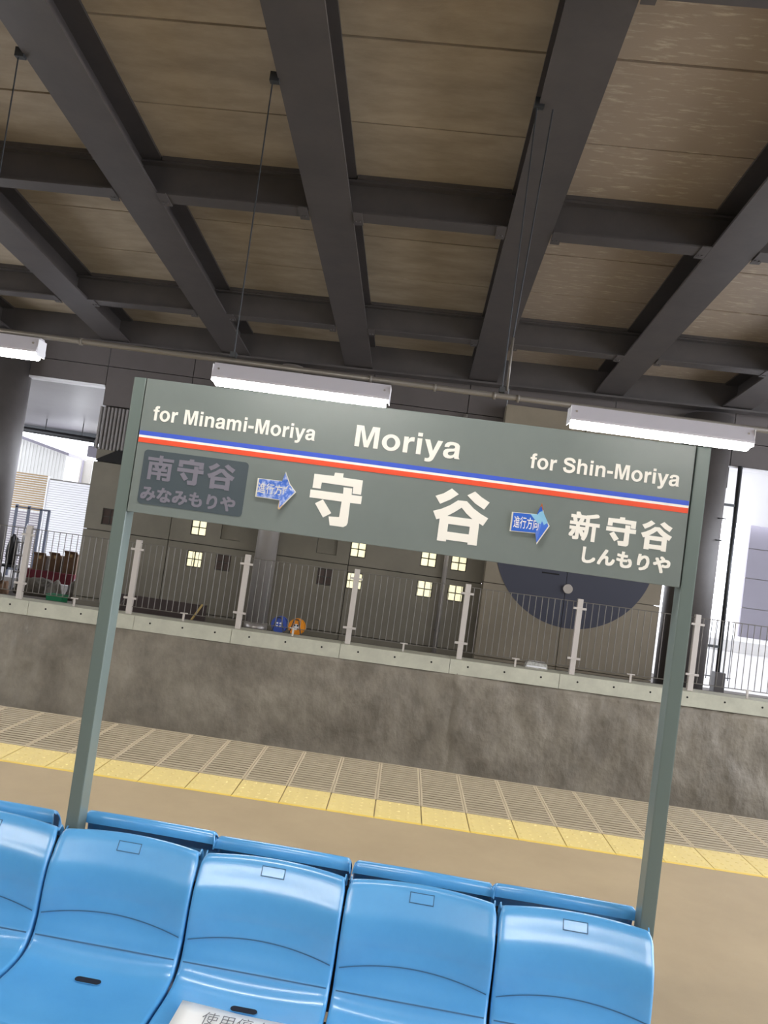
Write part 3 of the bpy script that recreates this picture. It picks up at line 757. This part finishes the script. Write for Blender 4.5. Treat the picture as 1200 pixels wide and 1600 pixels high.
# paper notice
pn = thing('paper_notice', 'white printed paper notice lying on the second full seat from the left', 'paper', SW(.675, -.262, .3605), YS)
b = MB(); n = 10; V = []
for j in range(6):
    for i in range(n+1):
        x = -.157+.314*i/n; y = -.001-.042*j; V.append(b.bm.verts.new((x, y-.004*(i/n), .004+.004*math.cos(i/n*3.1)+.004*abs(x)/.157+(.006 if j == 5 else 0))))
for j in range(5):
    for i in range(n): f = b.bm.faces.new((V[j*(n+1)+i], V[j*(n+1)+i+1], V[(j+1)*(n+1)+i+1], V[(j+1)*(n+1)+i])); f.smooth = True
ps = b.build('sheet', 'paper', pn); md = ps.modifiers.new('s', 'SOLIDIFY'); md.thickness = .0006
def ptext(body, x0, x1, y0, y1, z):
    me = text_mesh(body, -.006 if len(body) == 4 else -.008); xs = [v.co.x for v in me.vertices]; ys = [v.co.y for v in me.vertices]
    a, c, e, g = min(xs), max(xs), min(ys), max(ys)
    for v in me.vertices: v.co = Vector((x0+(v.co.x-a)/(c-a)*(x1-x0), y0+(v.co.y-e)/(g-e)*(y1-y0), z))
    me.materials.append(M['ink']); put('printed_text', me, pn)
ptext('使用停止', -.085, .095, -.083, -.030, .0125)

# ================================================================ ITEMS ON THE LEDGE
def reel(x, y, m_, label, z0=.11):
    t = thing('cable_reel', label, 'cable reel', (x, y, z0), R(-6), 'extension cable reels on the ledge')
    r = .112
    for yy in (-.045, .045): MB().tube((0, yy-.007, r+.01), (0, yy+.007, r+.01), r, 36).build('reel_flange', m_, t)
    MB().tube((0, -.038, r+.01), (0, .038, r+.01), r*.82, 28).build('wound_cable', 'reeldark', t)
    MB().tube((0, -.064, r+.01), (0, -.05, r+.01), .042, 20).build('hub', 'white' if m_ == 'reelorange' else 'reelblue', t)
    for k in range(4):
        a = R(45+90*k); MB().tube((.03*math.cos(a), -.066, r+.01+.03*math.sin(a)), (.03*math.cos(a), -.062, r+.01+.03*math.sin(a)), .013, 10).build('socket', 'slot' if m_ == 'reelorange' else 'white', t)
    b = MB()
    for s in (-1, 1): b.tube((s*.09, -.075, 0), (s*.03, -.075, 2*r), .008, 8)
    for s in (-1, 1): b.tube((s*.09, -.075, 0.006), (s*.09, .075, 0.006), .008, 8)
    b.tube((-.03, -.075, 2*r), (.03, -.075, 2*r), .008, 8); b.build('stand', 'frame', t)
reel(-1.625, 10.66, 'reelblue', 'blue cable reel beside the steel column base', .293)
reel(-1.385, 10.66, 'reelorange', 'orange cable reel right of the blue one', .294)
# dark bench-like plank box lying behind the fence
bx = thing('wooden_bench', 'long dark wooden bench lying behind the fence at left', 'bench', (-3.5, 11.4, .11))
MB().box(-.75, .60, .14, .18, .06, .32).build('seat_board', 'wood_dark', bx); MB().box(-.75, .60, -.14, .14, .02, .06).build('back_board', 'wood_dark', bx)
for x in (-.7, .42):
    b = MB(); b.tube((x, -.16, 0), (x+.12, .12, .33), .016, 6); b.tube((x, -.16, 0), (x-.0, -.16, .12), .014, 6); b.build('leg', 'wood' if x > 0 else 'wood_dark', bx)
# wrapped tray on curb
tr_ = thing('clear_box', 'clear plastic wrapped box lying on the curb below the navy disc', 'box', (1.905, 10.42, zt(1.9)), R(2))
b = MB(); b.prism([(-.15,0),(.15,0),(.14,.07),(-.12,.085)], lambda x, z, d: (x, d, z), .12); b.build('tray', 'clear', tr_)
b = MB(); b.box(-.13, .13, -.004, .0, .012, .03); b.box(-.10, .12, .02, .10, .08, .088); b.build('lid', 'white', tr_)
sc = MB(); sc.prism([(-.05,0),(.05,0),(.03,.03),(-.02,.035)], lambda x, z, d: (x, d, z), .05)
tag(sc.build('paper_scrap', 'white', loc=(-.47, 11.7, .11), tri=True), 'small white crumpled scrap on the ledge floor by the wall', 'scrap')

# junk heap in the left opening
def blob(name, loc, size, m_, label, cat, seed, group=None):
    bm = bmesh.new(); bmesh.ops.create_icosphere(bm, subdivisions=4, radius=1)
    for v in bm.verts:
        n_ = noise.noise(v.co*1.6+Vector((seed,0,0)))*.35+noise.noise(v.co*5+Vector((seed,2,0)))*.14
        v.co *= 1+n_
        v.co = Vector((v.co.x*size[0], v.co.y*size[1], max(v.co.z, -.55)*size[2]+.55*size[2]))
    for f in bm.faces: f.smooth = True
    me = bpy.data.meshes.new(name); bm.to_mesh(me); bm.free(); me.materials.append(M[m_])
    return tag(put(name, me, None, loc), label, cat, group)
blob('tarpaulin_heap', (-5.98, 12.42, .10), (.38, .12, .19), 'sheet', 'crumpled grey brown tarpaulin heap below the red sheet', 'tarpaulin', 3)
blob('tarpaulin_heap', (-6.70, 12.48, .10), (.13, .09, .26), 'sheet', 'crumpled brown tarpaulin at the left frame edge', 'tarpaulin', 9)
blob('sack', (-5.30, 12.42, .10), (.11, .10, .22), 'sheet', 'grey sack slumped beside the wall end', 'sack', 14)
blob('sack', (-5.50, 12.12, .10), (.12, .08, .20), 'sheet', 'small grey sack leaning between tarpaulin and wall end', 'sack', 31)
blob('cloth_bundle', (-6.30, 12.05, .10), (.09, .08, .15), 'card', 'brown cloth bundle left of the tarpaulin heap', 'bundle', 41)
tc_ = thing('hand_trolley', 'low platform trolley with red cover behind the left fence', 'trolley', (-5.93, 12.9, .10))
MB().box(-.42, .46, -.20, .20, .30, .36).build('deck', 'frame', tc_)
b = MB(); b.box(-.43, .47, -.215, .215, .33, .40); b.box(-.43, .47, -.222, -.212, .22, .39); b.build('red_cover', 'redcloth', tc_, bevel=.004)
wm_ = MB().tube((-.02,0,.06), (.02,0,.06), .06, 16).mesh('black')
for x in (-.34, .38):
    for y in (-.15, .15):
        put('wheel', wm_, tc_, (x, y, 0)); MB().box(x-.015, x+.015, y-.015, y+.015, .10, .31).build('caster_leg', 'frame', tc_)
def carton(x, y, z, sx, sy, sz, rz, label, flap=True):
    t = thing('cardboard_box', label, 'box', (x, y, z), R(rz), 'cardboard boxes on the red trolley')
    MB().box(-sx/2, sx/2, -sy/2, sy/2, 0, sz).build('box_body', 'card', t)
    if flap:
        b = MB(); b.hexa([(-sx/2,-sy/2,sz),(sx/2,-sy/2,sz),(sx/2,-sy/2+.006,sz),(-sx/2,-sy/2+.006,sz),(-sx/2,-sy/2-.05,sz+.05),(sx/2,-sy/2-.05,sz+.05),(sx/2,-sy/2-.045,sz+.055),(-sx/2,-sy/2-.045,sz+.055)]); b.build('flap', 'card', t)
        MB().box(-.02, .02, -sy/2-.002, sy/2, sz-.05, sz+.002).build('tape', 'louvb', t)
carton(-6.13, 12.85, .50, .20, .22, .24, 8, 'leftmost small cardboard box on the red trolley')
carton(-5.88, 12.92, .50, .20, .22, .27, -6, 'middle cardboard box on the red trolley')
carton(-5.61, 12.88, .50, .22, .24, .33, 4, 'tallest cardboard box on the red trolley beside the wall', True)
bb = blob('rubbish_bag', (-6.73, 13.0, .50), (.105, .10, .32), 'black', 'tall black plastic bag at the left frame edge', 'bag', 21)
st_ = thing('stool', 'small dark stool carrying the black bag', 'stool', (-6.73, 13.0, .10))
MB().box(-.16, .16, -.13, .13, .36, .40).build('seat', 'frame', st_)
for x in (-.14, .14):
    for y in (-.11, .11): MB().box(x-.012, x+.012, y-.012, y+.012, 0, .36).build('leg', 'frame', st_)
cn = thing('spray_bottle', 'white bottle with pointed nozzle standing by the black bag', 'bottle', (-6.47, 12.85, .92))
MB().tube((0,0,0), (0,0,.16), .055, 16, .05).build('body', 'white', cn); MB().tube((0,0,.16), (0,0,.32), .03, 12, .006).build('nozzle', 'white', cn)
sh = thing('small_shelf', 'narrow grey shelf holding the white bottle', 'shelf', (-6.47, 12.85, .10))
for z in (.30, .58, .80): MB().box(-.075, .075, -.10, .10, z, z+.02).build('shelf_board', 'corr', sh)
for x in (-.065, .065):
    for y in (-.09, .09): MB().box(x-.01, x+.01, y-.01, y+.01, 0, .80).build('leg', 'corr', sh)
gc = thing('green_crate', 'green plastic crate beside the left sign post', 'crate', (-5.12, 11.4, .11))
b = MB(); b.box(-.12, .12, -.10, .10, 0, .02)
for a_ in ((-.12,.12,-.10,-.085),(-.12,.12,.085,.10),(-.12,-.105,-.085,.085),(.105,.12,-.085,.085)): b.box(*a_, .02, .17)
b.build('crate_body', 'green', gc)
MB().box(-.13, .13, -.11, .11, .17, .19).build('rim', 'green', gc)

# ================================================================ OUTSIDE LEFT
sf = struct(MB().box(-15, -4.2, 12.25, 21.5, 3.72, 3.9).build('ceiling_outside', 'soffit'), 'grey metal soffit outside above the left opening', 'ceiling')
MB().box(-15, -4.2, 12.22, 12.28, 3.66, 3.72).build('soffit_edge', 'white', sf)
MB().box(-15, -4.2, 21.3, 21.5, 3.60, 3.72).build('soffit_edge', 'frame', sf)
b = MB(); b.tube((-13, 19, 3.46), (-5, 19, 3.26), .07, 14); o = b.build('overhead_pipe', 'black'); tag(o, 'black pipe hung under the outside soffit at left', 'pipe')
for x in (-9.5, -8.55): MB().tube((x, 19, 3.38), (x, 19, 3.72), .012, 6).build('hanger', 'black', o)
lf = thing('louver_fence', 'tall slatted louver screen outside the left opening, brown and white', 'fence', (0, 17, .1))
sb = MB().box(0, .90, -.012, .012, -.017, .017).mesh('louvb'); MB().box(-8.24, -5.84, .05, .09, 0, 2.08).build('back_sheet', 'annex', lf); sgm = MB().box(0, .90, -.012, .012, -.017, .017).mesh('louvg'); sw = MB().box(0, 2.4, -.012, .012, -.0225, .0225).mesh('louvw')
for k in range(16): put('slat', sb, lf, (-9.17, 0, 1.33+.052*k))
for k in range(23): put('slat', sgm, lf, (-9.17, 0, .1+.052*k))
for k in range(38): put('slat', sw, lf, (-8.24, 0, .10+.052*k))
for x in (-9.2, -8.255, -5.82): MB().box(x, x+.03, -.03, .03, 0, 2.12).build('fence_post', 'louvw', lf)
gt_ = thing('yard_gate', 'blue grey upright bar gate in front of the louver screen', 'gate', (0, 15, .1))
for x in (-7.82, -7.57, -7.32, -7.16): MB().box(x-.022, x+.022, -.02, .02, 0, 1.42 if x < -7.5 else 1.38).build('gate_bar', 'gate', gt_)
MB().box(-7.84, -7.14, -.02, .02, .12, .16).build('gate_rail', 'gate', gt_); MB().box(-7.84, -7.14, -.02, .02, 1.36, 1.39).build('gate_rail', 'gate', gt_)
wb = thing('white_building', 'white vertical sided building behind the louver screen', 'building', (0, 22, .1))
b = MB(); b.hexa([(-16,0,0),(-10.25,0,0),(-10.25,1,0),(-16,1,0),(-16,0,4.2),(-10.25,0,2.97),(-10.25,1,2.97),(-16,1,4.2)]); b.build('wall', 'siding', wb)
rb_ = MB().box(0, .03, -.015, 0, 0, 1).mesh('siding')
for k in range(24):
    x = -12.75+.104*k; o = put('siding_rib', rb_, wb, (x, 0, 0)); o.scale.z = 2.95+(-10.25-x)*.21
MB().hexa([(-16,-.1,4.2),(-10.15,-.1,2.95),(-10.15,1.1,2.95),(-16,1.1,4.2),(-16,-.1,4.3),(-10.15,-.1,3.03),(-10.15,1.1,3.03),(-16,1.1,4.3)]) .build('roof_edge', 'facade', wb)
gb = thing('grey_annex', 'pale grey annex wall with conduit right of the white building', 'building', (0, 24, .1))
MB().box(-11.4, -10.35, 0, .6, 0, 3.05).build('wall', 'annex', gb); MB().box(-10.35, -10.0, .1, .6, 0, 3.2).build('corner_pier', 'siding', gb)
MB().tube((-10.6, -.05, 2.0), (-10.6, -.05, 3.0), .03, 8).build('conduit', 'facade', gb)
jb = thing('junction_box', 'grey green box hung under the black overhead pipe', 'box', (-8.05, 18.9, 2.90))
MB().box(-.22, .16, -.08, .08, 0, .28).build('box_body', 'facade', jb); MB().box(-.19, .13, -.09, -.08, .03, .25).build('cover', 'facade', jb); MB().tube((-.1, 0, .28), (-.1, 0, .44), .02, 8).build('strap', 'frame', jb)

# ================================================================ OUTSIDE RIGHT
sr = struct(MB().box(4.2, 22, 12.25, 24.5, 3.95, 4.1).build('ceiling_outside', 'soffit2'), 'pale soffit outside above the right opening', 'ceiling')
fb = thing('grey_building', 'lavender grey panelled building outside the right opening', 'building', (0, 25, .1))
for i in range(5):
    for j in range(4):
        x0 = 10.75+1.25*i; z0 = .30+.95*j
        if i == 1 and j == 0: MB().box(x0+.01, x0+1.24, -.04, .2, z0, z0+.3).build('facade_panel', 'facade', fb); continue
        MB().box(x0+.012, x0+1.238, -.04, .05, z0+.012, z0+.938).build('facade_panel', 'facade', fb)
MB().box(10.80, 17, .05, .4, 0, 4.1).build('wall', 'annex', fb)
for k in range(9): MB().box(12.02, 13.2, -.05, 0, .64+.065*k, .68+.065*k).build('vent_slat', 'louvw', fb)
pl = struct(MB().box(8.6, 22, 22.2, 25, .1, .42).build('trim_2', 'concrete_out'), 'low concrete plinth in front of the grey building', 'curb')
rf = thing('yard_rail', 'thin grey rail fence outside the right opening', 'fence', (0, 14.5, .1))
for k in range(5): MB().tube((5.75+.1*k, 0, 0), (5.75+.1*k, 0, 1.1), .008, 6).build('rail_bar', 'frame', rf)
MB().tube((5.7, 0, .05), (6.2, 0, .05), .01, 6).build('bottom_rail', 'frame', rf)
